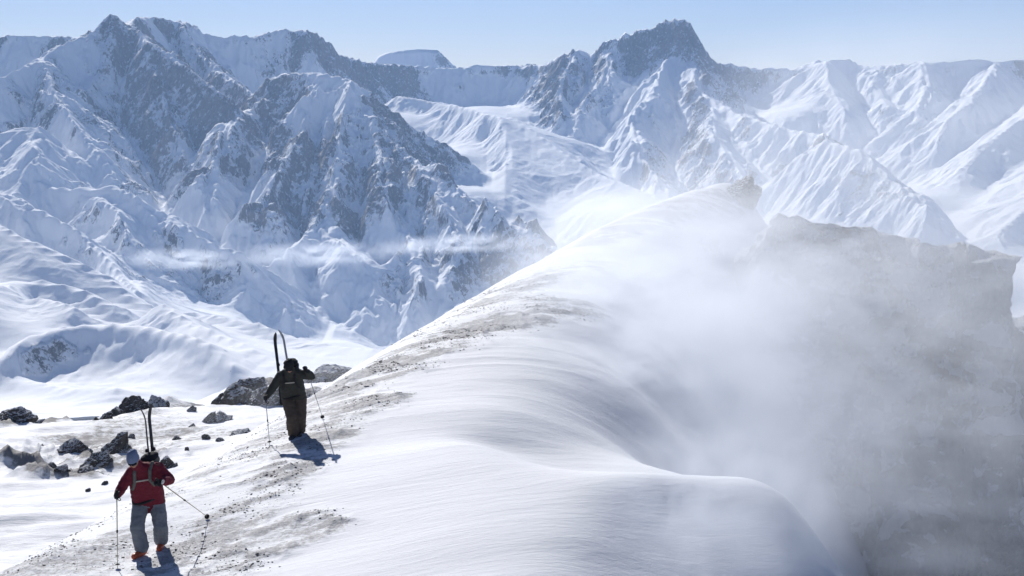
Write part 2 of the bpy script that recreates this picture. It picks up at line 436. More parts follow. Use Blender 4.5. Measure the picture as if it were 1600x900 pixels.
# ------------------------------------------------------------------ near ridge and the slope below it
class RBF:
    """Multiquadric surface through scattered points."""
    def __init__(s, P, c, lam=1e-3):
        P = np.array([tuple(p) for p in P], dtype=np.float64)
        s.p = P[:, :2]; s.c = c; n = len(P)
        d = np.hypot(s.p[:, None, 0] - s.p[None, :, 0], s.p[:, None, 1] - s.p[None, :, 1])
        A = np.zeros((n + 3, n + 3)); A[:n, :n] = np.sqrt(d * d + c * c) - lam * np.eye(n)
        A[:n, n] = 1; A[:n, n + 1:] = s.p; A[n, :n] = 1; A[n + 1:, :n] = s.p.T
        b = np.zeros(n + 3); b[:n] = P[:, 2]
        s.w = np.linalg.solve(A, b)
    def __call__(s, x, y):
        x = np.asarray(x, dtype=np.float64); y = np.asarray(y, dtype=np.float64)
        r = s.w[-3] + s.w[-2] * x + s.w[-1] * y
        for (px, py), w in zip(s.p, s.w):
            r = r + w * np.sqrt((x - px) ** 2 + (y - py) ** 2 + s.c ** 2)
        return r

def line(pts, n):
    """Points along a polyline of (px, py, D), n per segment, placed in the world."""
    out = []
    for a, b in zip(pts[:-1], pts[1:]):
        for i in range(n):
            t = i / n
            out.append(at(*[a[k] + (b[k] - a[k]) * t for k in range(3)]))
    out.append(at(*pts[-1]))
    return out

crest = [(-160,1010,18.5),(0,912,20.6),(60,882,21.6),(150,832,23.2),(300,745,26.6),(420,665,31),(500,622,33.5),(560,589,36),(630,541,40),(700,496,45),(780,450,51),(850,408,58),(900,381,64),(950,353,70),(1000,329,76),(1060,306,83),(1120,289,90),(1150,286,93)]
CR = line(crest, 4)
pts = list(CR)
for i, p in enumerate(CR):                                    # the far side drops away to the left
    a, b = CR[max(0, i - 1)], CR[min(len(CR) - 1, i + 1)]
    t = (b - a); t.z = 0; t.normalize(); nrm = Vector((-t.y, t.x, 0))
    if i % 4 == 0:
        for dd, dz in ((1.3, -.55), (5, -3.6), (16, -14)):
            q = p + nrm * dd; pts.append(Vector((q.x, q.y, p.z + dz)))
plateau = [(225,873,22),(262,864,22.4),(183,893,21.3),(463,686,29),(422,697,28.6),(505,655,30.5),(325,818,23.6),(400,880,21),(500,800,23.5),(600,700,28),(700,620,32.5),(800,560,37),
           (850,500,43),(700,750,25),(700,880,20.5),(850,850,21.3),(850,775,23.9),(560,840,21.9),(300,960,19),(600,1000,17.8),(900,1000,17.4),(650,570,36.5),(760,520,42),(900,455,50),(970,385,64)]
pts += [at(*p) for p in plateau]
rim = [(735,684,27.8),(780,700,27.1),(830,726,26),(900,734,25.5),(970,736,25.3),(1048,729,25.4)]
pts += line(rim, 2)
pts += [p + Vector((.35, 1.1, -.5)) for p in line(rim, 2)]
shade_edge = [(735,684,27.8),(800,640,31),(850,595,35),(885,555,39),(920,490,46),(950,430,53),(1000,375,64)]
pts += line(shade_edge, 2)[1:]
pts += [p + Vector((.9, .1, -.36)) for p in line(shade_edge, 2)[1:]]
drop = [(1048,729,25.4),(990,746,24.8),(955,770,24),(938,810,22.7),(925,848,21.7),(900,868,21.2),(885,893,20.3)]
pts += line(drop, 2)[1:]
pts += [p + Vector((.75, -.1, -.45)) for p in line(drop, 2)[1:]]
mound = [(1000,850,22.9),(1100,850,23.5),(1200,850,24.1),(1325,893,24.1),(1250,790,25.5),(1100,745,25.4),(1170,724,26.3),(1215,745,26.2),(1150,900,22.9),(1000,900,22.1),(1150,800,24.7)]
pts += [at(*p) for p in mound]
pts += [at(*p) + Vector(o_) for p in ((1325,893,24.1),(1250,790,25.5),(1215,745,26.2),(1290,845,24.8)) for o_ in ((.9, .8, -1.5), (2.2, 1.2, -3.6))]
pts += [at(*p) + Vector((.6, 1.6, -1.0)) for p in ((1170,724,26.3),(1100,745,25.4))]
pts += [Vector(v) for v in ((1.0,28.6,-7.75),(3.2,30.6,-8.4),(5.4,31,-9.6),(.1,29.6,-7.42),(1.6,31,-8.05),(3,21,-8.3),(4.5,21.5,-8.9),(3,19,-8.9),(6.6,22,-10.6),(5,19,-9.8),(2.2,19,-8.2),(12,27,-15),(11,24,-13),(9,22,-12),(20,26,-20),(9,33,-11.6))]
for y_ in (33, 38, 44, 51, 59, 68, 78):
    xe = float(np.interp(y_, [31, 35, 39, 46, 53, 64, 75, 90], [0, .8, 1.5, 2.5, 3.6, 5.8, 8.8, 13.5]))
    for d_ in (1.3, 3.2, 6.5, 11, 17, 26):
        pts.append(Vector((xe + d_, y_, max(-34, -7.25 - .45 * d_ - .085 * d_ * d_))))
pts += [Vector(v) for v in ((20,92,-15),(32,95,-30),(14,108,-20),(0,118,-40),(-20,110,-52))]
near_f = RBF(pts, .6, .7)

def band(x, y, poly, w):
    """0..1 closeness to a traced band on the ground; poly of (px, py, D), w half-width in m."""
    P = [at(*p) for p in poly]
    best = np.full(x.shape, 1e9, dtype=np.float32)
    for a, b in zip(P[:-1], P[1:]):
        dx, dy = b.x - a.x, b.y - a.y
        t = np.clip(((x - a.x) * dx + (y - a.y) * dy) / (dx * dx + dy * dy), 0, 1)
        best = np.minimum(best, np.hypot(x - a.x - t * dx, y - a.y - t * dy))
    return 1 - sstep(w * .25, w, best)

def gravel_mask(x, y):
    g = np.zeros_like(x)
    for poly, w, s in (
        ([(300,905,20.1),(370,860,21.5),(430,838,22.2),(480,822,22.8)], .85, 1.0),
        ([(270,880,21.2),(330,830,22.8),(400,790,24.2)], .9, .8),
        ([(430,760,25.4),(470,712,27.4),(530,665,29.8),(600,622,32.3)], .85, 1.05),
        ([(540,600,34.6),(620,563,37.6),(700,535,40.6),(800,508,43.4),(885,484,47)], 1.8, 1.0),
        ([(600,565,37.4),(690,520,42.4),(780,470,48.4)], 1.2, .75),
        ([(800,462,50),(880,432,54),(942,412,56.5)], 1.5, .85),
        ([(925,385,63),(985,350,71),(1060,318,80)], 1.7, 1.05),
        ([(1080,310,82),(1130,300,88)], 2, .8),
        ([(30,905,20.9),(160,838,23),(300,765,26),(440,690,28.9),(560,603,35),(700,512,44),(850,420,56.5)], 1.6, .66),
        ([(380,740,26.2),(440,700,28.4)], 1.0, .7)):
        g = np.maximum(g, band(x, y, poly, w * 1.35) * s)
    c, s = math.cos(R(38)), math.sin(R(38))
    u, v = (x * c + y * s), (-x * s + y * c)
    return g * (.58 + .58 * sstep(-.30, .28, fbm(u / 3.2, v / .42, 4, 350) + .35 * fbm(x / .35, y / .35, 2, 351)))

def near_noise(x, y):
    # sastrugi: long low drifts laid by the wind
    c, s = math.cos(R(24)), math.sin(R(24))
    u, v = (x * c + y * s), (-x * s + y * c)
    wv = fbm(u / 7.5, v / 1.1, 4, 300)
    far = np.clip((y - 14) / 30, 0.3, 1)
    return (.05 * wv + .05 * (ridged(u / 5.0, v / .8, 4, 306) - .3) * sstep(-.3, .3, fbm(x / 6, y / 6, 2, 307))) * far + .10 * fbm(u / 11, v / 4, 3, 310)

def near_z(x, y):
    z = near_f(x, y)
    g = gravel_mask(x, y)
    bump = ridged(x / .55, y / .55, 4, 320) * .06 + ridged(x / 1.7, y / 1.3, 3, 330) * .08
    return z + near_noise(x, y) * (1 - .5 * g) + bump * g - .02, g

az = np.linspace(-.5, .62, 820); ry = np.concatenate([np.geomspace(9, 60, 620), np.geomspace(60.4, 120, 180)])
A_, R_ = np.meshgrid(az, ry)
x = (A_ * R_).astype(np.float32); y = R_.astype(np.float32)
z, g = near_z(x, y)
co = np.stack([x, y, z], -1)
me = grid_mesh('snow_ridge', co.reshape(-1, 3), len(ry), len(az), [near_material()], {'gravel': g.reshape(-1)})
link('snow_ridge', me, kind='structure')

mid = [(0,890,62),(0,800,75),(0,720,95),(0,666,120),(-200,700,110),(60,664,124),(100,672,125),(180,643,130),(250,628,140),(300,635,140),(380,602,150),(430,605,152),(550,584,165),
       (300,740,85),(150,800,78),(100,740,95),(250,690,110),(400,680,105),(450,630,135),(600,600,150),(700,640,130),(0,1000,50),(400,900,55),(-300,900,60),(-300,760,90),(800,800,90),(1000,800,90)]
mp_ = [at(*p) for p in mid]
for i in (3, 4, 5, 6, 7, 8, 9, 10, 11, 12, 19):
    q = mp_[i]
    for dd, dz in ((9, -3.5), (40, -26), (120, -110)):
        mp_.append(q + Vector((0, dd, dz)))
mp_ += [Vector(v) for v in ((-500,1150,-420),(0,1150,-420),(500,1150,-420),(-300,700,-300),(0,700,-300),(300,600,-300),(150,250,-130),(100,60,-60),(-120,20,-20),(-60,10,-18),(0,10,-25))]
mid_f = RBF(mp_, 2.0)
CZ = [([(355,655,134),(400,628,142),(440,612,150)], 9), ([(480,598,156),(540,584,162)], 6), ([(206,640,129),(245,640,131)], 5.5), ([(115,712,105),(100,745,96),(150,735,98)], 5),
      ([(0,672,118),(60,662,121)], 4), ([(180,715,104),(270,720,100)], 4), ([(100,765,89),(135,752,91)], 3.2)]
def crag_zone(x, y):
    k = np.zeros_like(x)
    for poly, w in CZ: k = np.maximum(k, band(x, y, poly, w * 1.35))
    return k * sstep(-.35, .25, fbm(x / 7, y / 7, 3, 440))
def mid_z(x, y):
    z = mid_f(x, y)
    c, s = math.cos(R(30)), math.sin(R(30))
    u, v = (x * c + y * s), (-x * s + y * c)
    k = crag_zone(x, y)
    z = z + k * (2.7 * (ridged(x / 9, y / 6.5, 5, 430, .6) - .25) + .55 * ridged(x / 2.2, y / 2.2, 4, 431))
    return z + .8 * fbm(u / 14, v / 7, 5, 400) + .16 * fbm(u / 4, v / 1.0, 3, 410)
az = np.linspace(-.6, .45, 700); ry = np.concatenate([np.geomspace(18, 260, 520), np.geomspace(264, 1150, 50)])
A_, R_ = np.meshgrid(az, ry)
x = (A_ * R_).astype(np.float32); y = R_.astype(np.float32)
z = mid_z(x, y)
g = sstep(.0, .5, fbm(x / 16, y / 12, 4, 420) + .3 * fbm(x / 3, y / 3, 3, 421) - .06) * sstep(60, 90, y) * .75
# a scree strip and the broken ground under the crags
g = np.maximum(g, band(x, y, [(262,648,134),(310,642,138),(345,634,142)], 5) * .9)
g = np.maximum(g, band(x, y, [(200,665,122),(260,690,110),(300,690,110),(200,700,106)], 9) * .62)
g = np.maximum(g, crag_zone(x, y) * 1.5 * sstep(-.1, .35, ridged(x / 9, y / 6.5, 5, 430, .6)))
co = np.stack([x, y, z], -1)
me = grid_mesh('hillside', co.reshape(-1, 3), len(ry), len(az), [mid_material()], {'gravel': g.reshape(-1)})
link('hillside', me, kind='structure')
# ------------------------------------------------------------------ the snow-plastered cliff on the right
def ring_wall(name, outline, zt, zb, mat, amp, seed, du=.14, dz=.16, topround=1.2):
    """Closed-topped rock mass: walls follow outline [(x, y, ztop)], pushed in and out by fractal noise."""
    P = [Vector(p) for p in outline]
    S, pos = [0], []
    for a, b in zip(P[:-1], P[1:]): S.append(S[-1] + (b - a).to_2d().length)
    n = int(S[-1] / du); s = np.linspace(0, S[-1], n)
    px = np.interp(s, S, [p.x for p in P]); py = np.interp(s, S, [p.y for p in P]); pz = np.interp(s, S, [p.z for p in P])
    k = max(3, int(1.2 / du)); ker = np.ones(k) / k
    pad = lambda A: np.convolve(np.pad(A, k // 2, mode='edge'), ker, 'same')[k // 2: k // 2 + n]
    px, py = pad(px), pad(py)
    tx, ty = np.gradient(px), np.gradient(py); l = np.hypot(tx, ty) + 1e-6
    nx, ny = ty / l, -tx / l
    rows = int((zt - zb) / dz)
    t = np.linspace(0, 1, rows)
    T, Sg = np.meshgrid(t, s, indexing='ij')
    jag = pz + .55 * fbm(s / 2.6, s * 0 + seed, 5, seed) + .18 * fbm(s / .5, s * 0 + seed, 3, seed + 3)
    Z = jag[None, :] + (zb - jag[None, :]) * T
    d = amp * (1.0 * fbm(Sg / 6, Z / 9, 3, seed + 10) + .75 * (ridged(Sg / 2.6, Z / 4.2, 5, seed + 20) - .35) + .22 * ridged(Sg / .8, Z / .7, 4, seed + 30))
    batter = (jag[None, :] - Z) * .10
    rnd = -topround * np.exp(-(jag[None, :] - Z) / .5) * .35
    d = d + batter + rnd
    Xw = px[None, :] + nx[None, :] * d; Yw = py[None, :] + ny[None, :] * d
    # cap: rows running inward over the top
    cap = []
    cx, cy = px.mean(), py.mean()
    for q in (.25, .5, .75, 1.0):
        cap.append((Xw[0] + (cx - Xw[0]) * q * .98, Yw[0] + (cy - Yw[0]) * q * .98, Z[0] + (.25 * fbm(s / 2, s * 0 + q * 9, 3, seed + 50)) * (1 - q) - 2.2 * q))
    Xa = np.vstack([c[0][None] for c in cap[::-1]] + [Xw]); Ya = np.vstack([c[1][None] for c in cap[::-1]] + [Yw]); Za = np.vstack([c[2][None] for c in cap[::-1]] + [Z])
    me = grid_mesh(name, np.stack([Xa, Ya, Za], -1).reshape(-1, 3), Xa.shape[0], n, [mat])
    return me
tops = [at(*p) for p in ((1192,352,68),(1215,342,67.6),(1245,340,67),(1262,348,66.6),(1300,354,66),(1345,362,65),(1385,368,64),(1415,373,63),(1450,380,62),(1488,385,61),(1530,398,60),(1556,408,59),(1584,412,58))]
out = [(t.x, t.y, t.z) for t in tops]
last = out[-1]
out = [(13.5, 84, -9.5), (11.0, 74, -9.0)] + out + [(last[0] + .5, last[1] + 2.2, last[2] - .2), (last[0] + 1.0, last[1] + 8, last[2] - 1.2), (24.5, 74, -9), (21, 86, -10), (13.5, 84, -9.5)]
cliff_mat = rock_material('snow_plastered_cliff', (.26, .245, .25), (.48, .455, .46), 1.1, .20, 3.6)
link('rock_cliff', ring_wall('rock_cliff', out, -6, -32, cliff_mat, 1.25, 500), kind='structure')
# darker buttress further back, past the cliff's right end
p = at(1560, 560, 86); q = at(1640, 500, 84); r_ = at(1800, 470, 84)
out2 = [(p.x, p.y + 12, p.z - 1), (p.x, p.y, p.z), (q.x, q.y, q.z), (r_.x, r_.y, r_.z), (r_.x + 6, r_.y + 14, r_.z), (p.x, p.y + 12, p.z - 1)]
but_mat = rock_material('dark_buttress_rock', (.08, .07, .065), (.16, .14, .13), .9, .72, 1.2)  # the buttress rock itself is dark
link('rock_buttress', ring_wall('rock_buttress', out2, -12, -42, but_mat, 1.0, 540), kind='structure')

# ------------------------------------------------------------------ crags: each a thing of its own, bedded in the snow
crag_mat = rock_material('dark_crag_rock', (.085, .08, .08), (.20, .185, .175), .9, .50, 1.3)
knoll_mat = rock_material('summit_knoll_rock', (.12, .11, .10), (.26, .24, .22), 1.3, .50, 1.5)
from mathutils import noise as mn
def crag(label, px, py, D, w, h, seed, surf, mat=crag_mat, sharp=1.0, lumps=6, sink=.25, name='rock_crag', group='dark crags poking through the snow'):
    """w, h: apparent size in photo px at distance D."""
    rnd = random.Random(seed)
    base = at(px, py + h * .5, D)
    W, Hh = w * D / F, h * D / F
    bm = bmesh.new()
    for i in range(lumps):
        k = 1.0 if i == 0 else rnd.uniform(.35, .7)
        t = bmesh.ops.create_icosphere(bm, subdivisions=5 if i == 0 else 4, radius=1)
        ox = 0 if i == 0 else rnd.uniform(-.62, .62) * W * (1.15 - k)
        oy = rnd.uniform(-.3, .3) * W * .5
        sx_, sy_, sz_ = W * .50 * k, W * .42 * k, min(Hh * 1.05, W * .55) * (k if i else 1)
        rz = rnd.uniform(-.6, .6)
        # faceted block: random cutting planes, leaning one way like the bedding
        pl = []
        for _ in range(15):
            d_ = Vector((rnd.gauss(0, 1), rnd.gauss(0, 1), rnd.gauss(.1, .7))).normalized(); pl.append((d_, rnd.uniform(.55, .95)))
        lean = rnd.uniform(.1, .5)
        for v in t['verts']:
            c = v.co.copy()
            f = 1.15
            for d_, q_ in pl:
                dt = d_.dot(c)
                if dt > .05: f = min(f, q_ / dt)
            q = c * 1.3 + Vector((seed * 3.1, i * 7.7, 0))
            f *= 1 + .10 * mn.noise(q * 2.4) + .10 * (.4 - abs(mn.noise(q * 4.5))) * sharp + .05 * mn.noise(q * 10) + .03 * mn.noise(q * 22)
            x_, y_, z_ = c.x * f * sx_, c.y * f * sy_, c.z * f * sz_
            x_ += lean * z_
            v.co = Vector((ox + x_ * math.cos(rz) - y_ * math.sin(rz), oy + x_ * math.sin(rz) + y_ * math.cos(rz), z_ - Hh * sink * (.3 if i == 0 else .5)))
    me = bpy.data.meshes.new(name)
    bm.to_mesh(me); bm.free()
    me.materials.append(mat)
    zg = surf(np.array([base.x], dtype=np.float32), np.array([base.y], dtype=np.float32))
    zg = float((zg[0] if isinstance(zg, tuple) else zg)[0])
    o = link(name, me, label=label, category='rock', group=group)
    o.location = (base.x, base.y, zg)
    return o
CR_ = [
 ('large dark rock knob with a snowy right face behind the red skier\'s skis', 208, 642, 128, 44, 46, 1),
 ('dark rock shoulder joined to the right of the knob behind the red skier\'s skis', 240, 634, 132, 30, 30, 2),
 ('highest small crag of the cluster left of the dark skier\'s elbow', 390, 602, 148, 44, 14, 3),
 ('broad dark crag left of the dark skier\'s lower hand', 372, 624, 140, 56, 30, 4),
 ('small round boulder at the left end of the crags left of the dark skier', 328, 664, 118, 22, 18, 5),
 ('squat dark boulder just right of the small round one left of the dark skier', 346, 664, 118, 26, 20, 6),
 ('tall narrow crag lowest in the cluster left of the dark skier\'s pole', 374, 680, 108, 28, 42, 7),
 ('dark jagged crag behind the dark skier\'s left pole grip', 412, 640, 132, 60, 40, 8),
 ('long low dark crag just right of the dark skier\'s hip', 518, 582, 160, 60, 18, 9),
 ('lower dark crag under the long one, right of the dark skier', 500, 602, 152, 44, 14, 10),
 ('flat dark crag at the left edge of the picture on the hillside rim', 22, 668, 118, 46, 18, 11),
 ('small pointed dark rock on the hillside rim near the left edge', 60, 659, 121, 14, 12, 12),
 ('tall dark crag left of the red skier\'s hat', 118, 705, 104, 40, 48, 13),
 ('small dark boulder below the tall crag left of the red skier', 82, 735, 94, 16, 14, 14),
 ('broken dark rock directly left of the red skier\'s hat', 150, 732, 98, 36, 26, 15),
 ('lowest dark rock left of the red skier\'s shoulder', 98, 765, 88, 20, 20, 16),
 ('ragged dark rock beside the red skier\'s shoulder, right of the lowest one', 128, 752, 92, 28, 24, 17),
 ('small dark rock just left of the big knob with the snowy face', 165, 657, 124, 18, 13, 18),
 ('dark rock behind the top of the red skier\'s hat', 182, 712, 104, 40, 24, 19),
 ('small dark rock between the red skier\'s pack and the crag cluster', 262, 722, 96, 22, 12, 20),
]
for (lb, px, py, D, w, h, sd) in CR_:
    crag(lb, px, py, D, w * 1.35, h * 1.45, sd, mid_z)
for i_, (px, py, D, w, h, lb) in enumerate([
    (34,716,100,9,6,'tiny dark rock near the left edge, below the flat crag on the rim'), (58,742,94,8,6,'tiny dark rock left of the small boulder at far left'),
    (150,672,118,9,6,'tiny dark rock above the tall crag left of the red skier'), (205,684,112,12,7,'small dark rock just under the big knob with the snowy face'),
    (300,668,116,10,6,'small dark rock left of the round boulder, right of the red skier\'s skis'), (322,696,106,12,8,'small dark rock below the round boulder left of the dark skier'),
    (164,782,84,10,6,'tiny dark rock beside the red skier\'s lowered glove'), (66,700,106,12,7,'small dark rock left of the tall crag near the left edge'),
    (275,690,108,11,7,'small dark rock right of the red skier\'s ski tips'), (292,708,101,9,6,'tiny dark rock farthest right above the red skier\'s raised elbow'),
    (138,790,82,8,5,'lowest tiny dark rock on the hillside left of the red skier'), (40,735,95,7,5,'tiniest dark rock near the left edge of the hillside'),
    (345,700,104,10,7,'small dark rock left of the tall narrow crag by the dark skier\'s pole'), (300,650,124,14,7,'low dark rock on the scree strip behind the red skier'),
    (345,632,140,16,8,'low dark rock above the round boulder, left of the broad crag')]):
    crag(lb, px, py, D, w * 1.3, h * 1.4, 60 + i_, mid_z, lumps=2, group='small rocks poking through the hillside snow')
crag('pale broken rock knoll at the top of the near snow ridge beside the cliff', 1152, 312, 90, 66, 56, 31, lambda x, y: near_f(x, y), knoll_mat, 1.2, 5, .2, 'rock_knoll', 'pale rocks on the ridge top')
crag('low pale rock in the blowing snow below the knoll', 1105, 400, 74, 40, 26, 33, lambda x, y: near_f(x, y), knoll_mat, 1.2, 4, .2, 'rock_knoll', 'pale rocks on the ridge top')

# loose stones along the wind-scoured bands: uncountable, one object
rs = np.random.RandomState(4)
N = 420000
ty = rs.uniform(18.5, 60, N) ; tx = rs.uniform(-.40, .16, N) * ty
gm = gravel_mask(tx.astype(np.float32), ty.astype(np.float32))
cl = fbm(tx.astype(np.float32) / 1.1, ty.astype(np.float32) / .8, 3, 444)
keep = (rs.rand(N) < gm ** 1.6 * sstep(-.25, .4, cl) * .5)
tx, ty = tx[keep], ty[keep]
tz, _ = near_z(tx.astype(np.float32), ty.astype(np.float32))
ico = bmesh.new(); bmesh.ops.create_icosphere(ico, subdivisions=1, radius=1)
iv = np.array([v.co[:] for v in ico.verts]); fi = np.array([[v.index for v in f.verts] for f in ico.faces]); ico.free()
n = len(tx); nv = len(iv)
sz = (.006 + .018 * rs.rand(n) ** 5) * (1 + (ty - 20) / 60)
V_ = iv[None] * (1 + .35 * (rs.rand(n, nv, 1) - .5)) * sz[:, None, None] * np.array([1.2, 1, .6])[None, None] * (1 + .4 * (rs.rand(n, 1, 3) - .5))
V_[:, :, 0] += tx[:, None]; V_[:, :, 1] += ty[:, None]; V_[:, :, 2] += tz[:, None]
me = bpy.data.meshes.new('loose_stones')
me.from_pydata(V_.reshape(-1, 3).tolist(), [], (fi[None] + (np.arange(n) * nv)[:, None, None]).reshape(-1, 3).tolist())
me.materials.append(rock_material('loose_stone', (.20, .19, .18), (.42, .41, .395), 6, 1.25, 0))
link('loose_stones', me, kind='stuff', label='small loose stones scattered over the wind scoured snow', category='stones')
# ------------------------------------------------------------------ people: bodies, clothes and gear
def plain(name, col, rough=.8, weave=0.0, ns=60.0, var=.25):
    n = NT(name)
    geo = n.new('ShaderNodeNewGeometry').outputs['Position']
    a = n.noise(geo, ns, 4, .6)
    c = n.mixc(a, tuple(v * (1 - var) for v in col), tuple(min(1, v * (1 + var)) for v in col))
    n.L(c, n.bsdf.inputs['Base Color'])
    n.bsdf.inputs['Roughness'].default_value = rough
    n.bsdf.inputs['Specular IOR Level'].default_value = .25
    if weave:
        b = n.new('ShaderNodeBump'); b.inputs['Strength'].default_value = weave; b.inputs['Distance'].default_value = .02
        f = n.noise(geo, 14, 5, .6, 1.2)
        n.L(f, b.inputs['Height']); n.L(b.outputs[0], n.bsdf.inputs['Normal'])
    return n.m
MS = {
 'skin': plain('weathered_skin', (.42, .24, .17), .6, var=.1),
 'lips': plain('lips', (.34, .13, .11), .6, var=.1),
 'red': plain('red_shell_fabric', (.155, .016, .03), .75, .6, 18, .35),
 'blue_knit': plain('blue_grey_knit', (.19, .235, .35), .95, .5, 120, .2),
 'grey': plain('grey_trouser_fabric', (.20, .215, .235), .85, .6, 16, .3),
 'orange': plain('orange_boot_plastic', (.50, .10, .045), .45, 0, 30, .25),
 'dark_boot': plain('dark_boot_plastic', (.06, .06, .065), .5, 0, 30, .25),
 'olive': plain('dark_olive_fabric', (.045, .046, .040), .85, .6, 16, .3),
 'brown': plain('brown_trouser_fabric', (.10, .075, .058), .85, .6, 16, .3),
 'black': plain('black_fabric', (.022, .022, .026), .8, .4, 30, .3),
 'pack_grey': plain('grey_green_pack_fabric', (.13, .135, .12), .85, .5, 25, .4),
 'white_pad': plain('pale_glove_leather', (.62, .61, .58), .7, .2, 40, .15),
 'pale': plain('pale_rubber', (.55, .50, .42), .6, 0, 40, .1),
 'lens': plain('dark_goggle_lens', (.02, .025, .04), .12, 0, 5, .1),
 'gold': plain('pale_gold_metal', (.50, .43, .28), .4, 0, 40, .15),
 'steel': plain('dull_steel', (.30, .31, .33), .35, 0, 40, .15),
 'ski_dark': plain('dark_ski_topsheet', (.03, .03, .035), .35, 0, 12, .5),
 'ski_pale': plain('pale_ski_topsheet', (.34, .35, .37), .35, 0, 12, .4),
 'patch': plain('orange_patch', (.7, .22, .12), .7, 0, 40, .1),
}
def cap(bm, a, b, ra, rb, n=14):
    """Tapered rounded limb from a to b."""
    a, b = Vector(a), Vector(b); d = b - a; L = d.length
    if L < 1e-5:
        bmesh.ops.create_icosphere(bm, subdivisions=3, radius=ra, matrix=Matrix.Translation(a)); return
    M = d.to_track_quat('Z', 'Y').to_matrix().to_4x4()
    for p, r in ((a, ra), (b, rb)):
        bmesh.ops.create_icosphere(bm, subdivisions=3, radius=r, matrix=Matrix.Translation(p))
    bmesh.ops.create_cone(bm, cap_ends=True, segments=20, radius1=ra, radius2=rb, depth=L, matrix=Matrix.Translation((a + b) / 2) @ M)
def chain(bm, P, Rr):
    for i in range(len(P) - 1): cap(bm, P[i], P[i + 1], Rr[i], Rr[i + 1])
def ell(bm, c, r, M=None):
    T = Matrix.Translation(Vector(c)) @ (M.to_4x4() if M is not None else Matrix()) @ Matrix.Diagonal((*r, 1))
    bmesh.ops.create_icosphere(bm, subdivisions=4, radius=1, matrix=T)
def fuse(bm, voxel, wrinkle=0.0, wf=9.0, smooth=6, seed=0):
    """One continuous surface out of overlapping limbs."""
    me = bpy.data.meshes.new('tmp'); bm.to_mesh(me); bm.free()
    o = bpy.data.objects.new('tmp', me); C.objects.link(o)
    m = o.modifiers.new('r', 'REMESH'); m.mode = 'VOXEL'; m.voxel_size = voxel; m.use_smooth_shade = True
    m2 = o.modifiers.new('s', 'SMOOTH'); m2.factor = .5; m2.iterations = smooth
    dg = bpy.context.evaluated_depsgraph_get()
    out = bpy.data.meshes.new_from_object(o.evaluated_get(dg))
    bpy.data.objects.remove(o); bpy.data.meshes.remove(me)
    if wrinkle:
        out.update()
        nr = [v.normal.copy() for v in out.vertices]
        for v, q in zip(out.vertices, nr):
            p = v.co * wf + Vector((seed, 0, 0))
            w = mn.noise(Vector((p.x, p.y, p.z * 1.6))) + .5 * (1 - 2 * abs(mn.noise(Vector((p.x * 1.7, p.y * 1.7, p.z * 3.1)))))
            v.co += q * w * wrinkle
    return out
def put(name, me, mat, root, parent, **props):
    """Link a mesh given in world coordinates under a root placed at `root`."""
    me.transform(Matrix.Translation(-root)); me.name = name
    me.materials.clear(); me.materials.append(mat)
    me.polygons.foreach_set('use_smooth', np.ones(len(me.polygons), dtype=bool)); me.update()
    o = link(name, me, parent, **props)
    if parent is None: o.location = root
    return o
def tomesh(bm, name='m'):
    me = bpy.data.meshes.new(name); bm.to_mesh(me); bm.free(); return me
def frame(fwd, up):
    f = Vector(fwd).normalized(); r = f.cross(Vector(up)).normalized(); u = r.cross(f).normalized()
    return Matrix((r, f, u)).transposed()          # local x = right, y = forward, z = up
def fingers(bm, wrist, axis, palm_n, s=1.0, grow=0.0, side=1):
    """A hand closed round a pole: axis = pole direction, palm_n = from wrist towards the pole."""
    ax = Vector(axis).normalized(); k = Vector(palm_n).normalized(); k = (k - ax * k.dot(ax)).normalized(); t = ax.cross(k) * side
    c = Vector(wrist) + k * .075 * s
    ell(bm, Vector(wrist) + k * .045 * s - t * .012, ((.03 + grow) * s, (.045 + grow) * s, (.046 + grow) * s), Matrix((t, k, ax)).transposed())
    for i, (L, r) in enumerate(((.94, .0098), (1.05, .0102), (1.0, .0098), (.8, .0088))):
        o = ax * (.034 - .0225 * i) * s
        p0 = c + o - t * .022 - k * .005
        p1 = c + o - t * .012 * L + k * .030 * L
        p2 = c + o + t * .018 * L + k * .028 * L
        p3 = c + o + t * .026 + k * (.006 + .003 * i)
        chain(bm, [p0, p1, p2, p3], [(r + grow) * s * q for q in (1.1, 1.05, .95, .85)])
    b0 = Vector(wrist) + k * .03 * s + ax * .03 + t * .012
    chain(bm, [b0, b0 + ax * .022 + t * .02 + k * .02, b0 + ax * .016 + t * .026 + k * .05], [(.012 + grow), (.0115 + grow), (.010 + grow)])

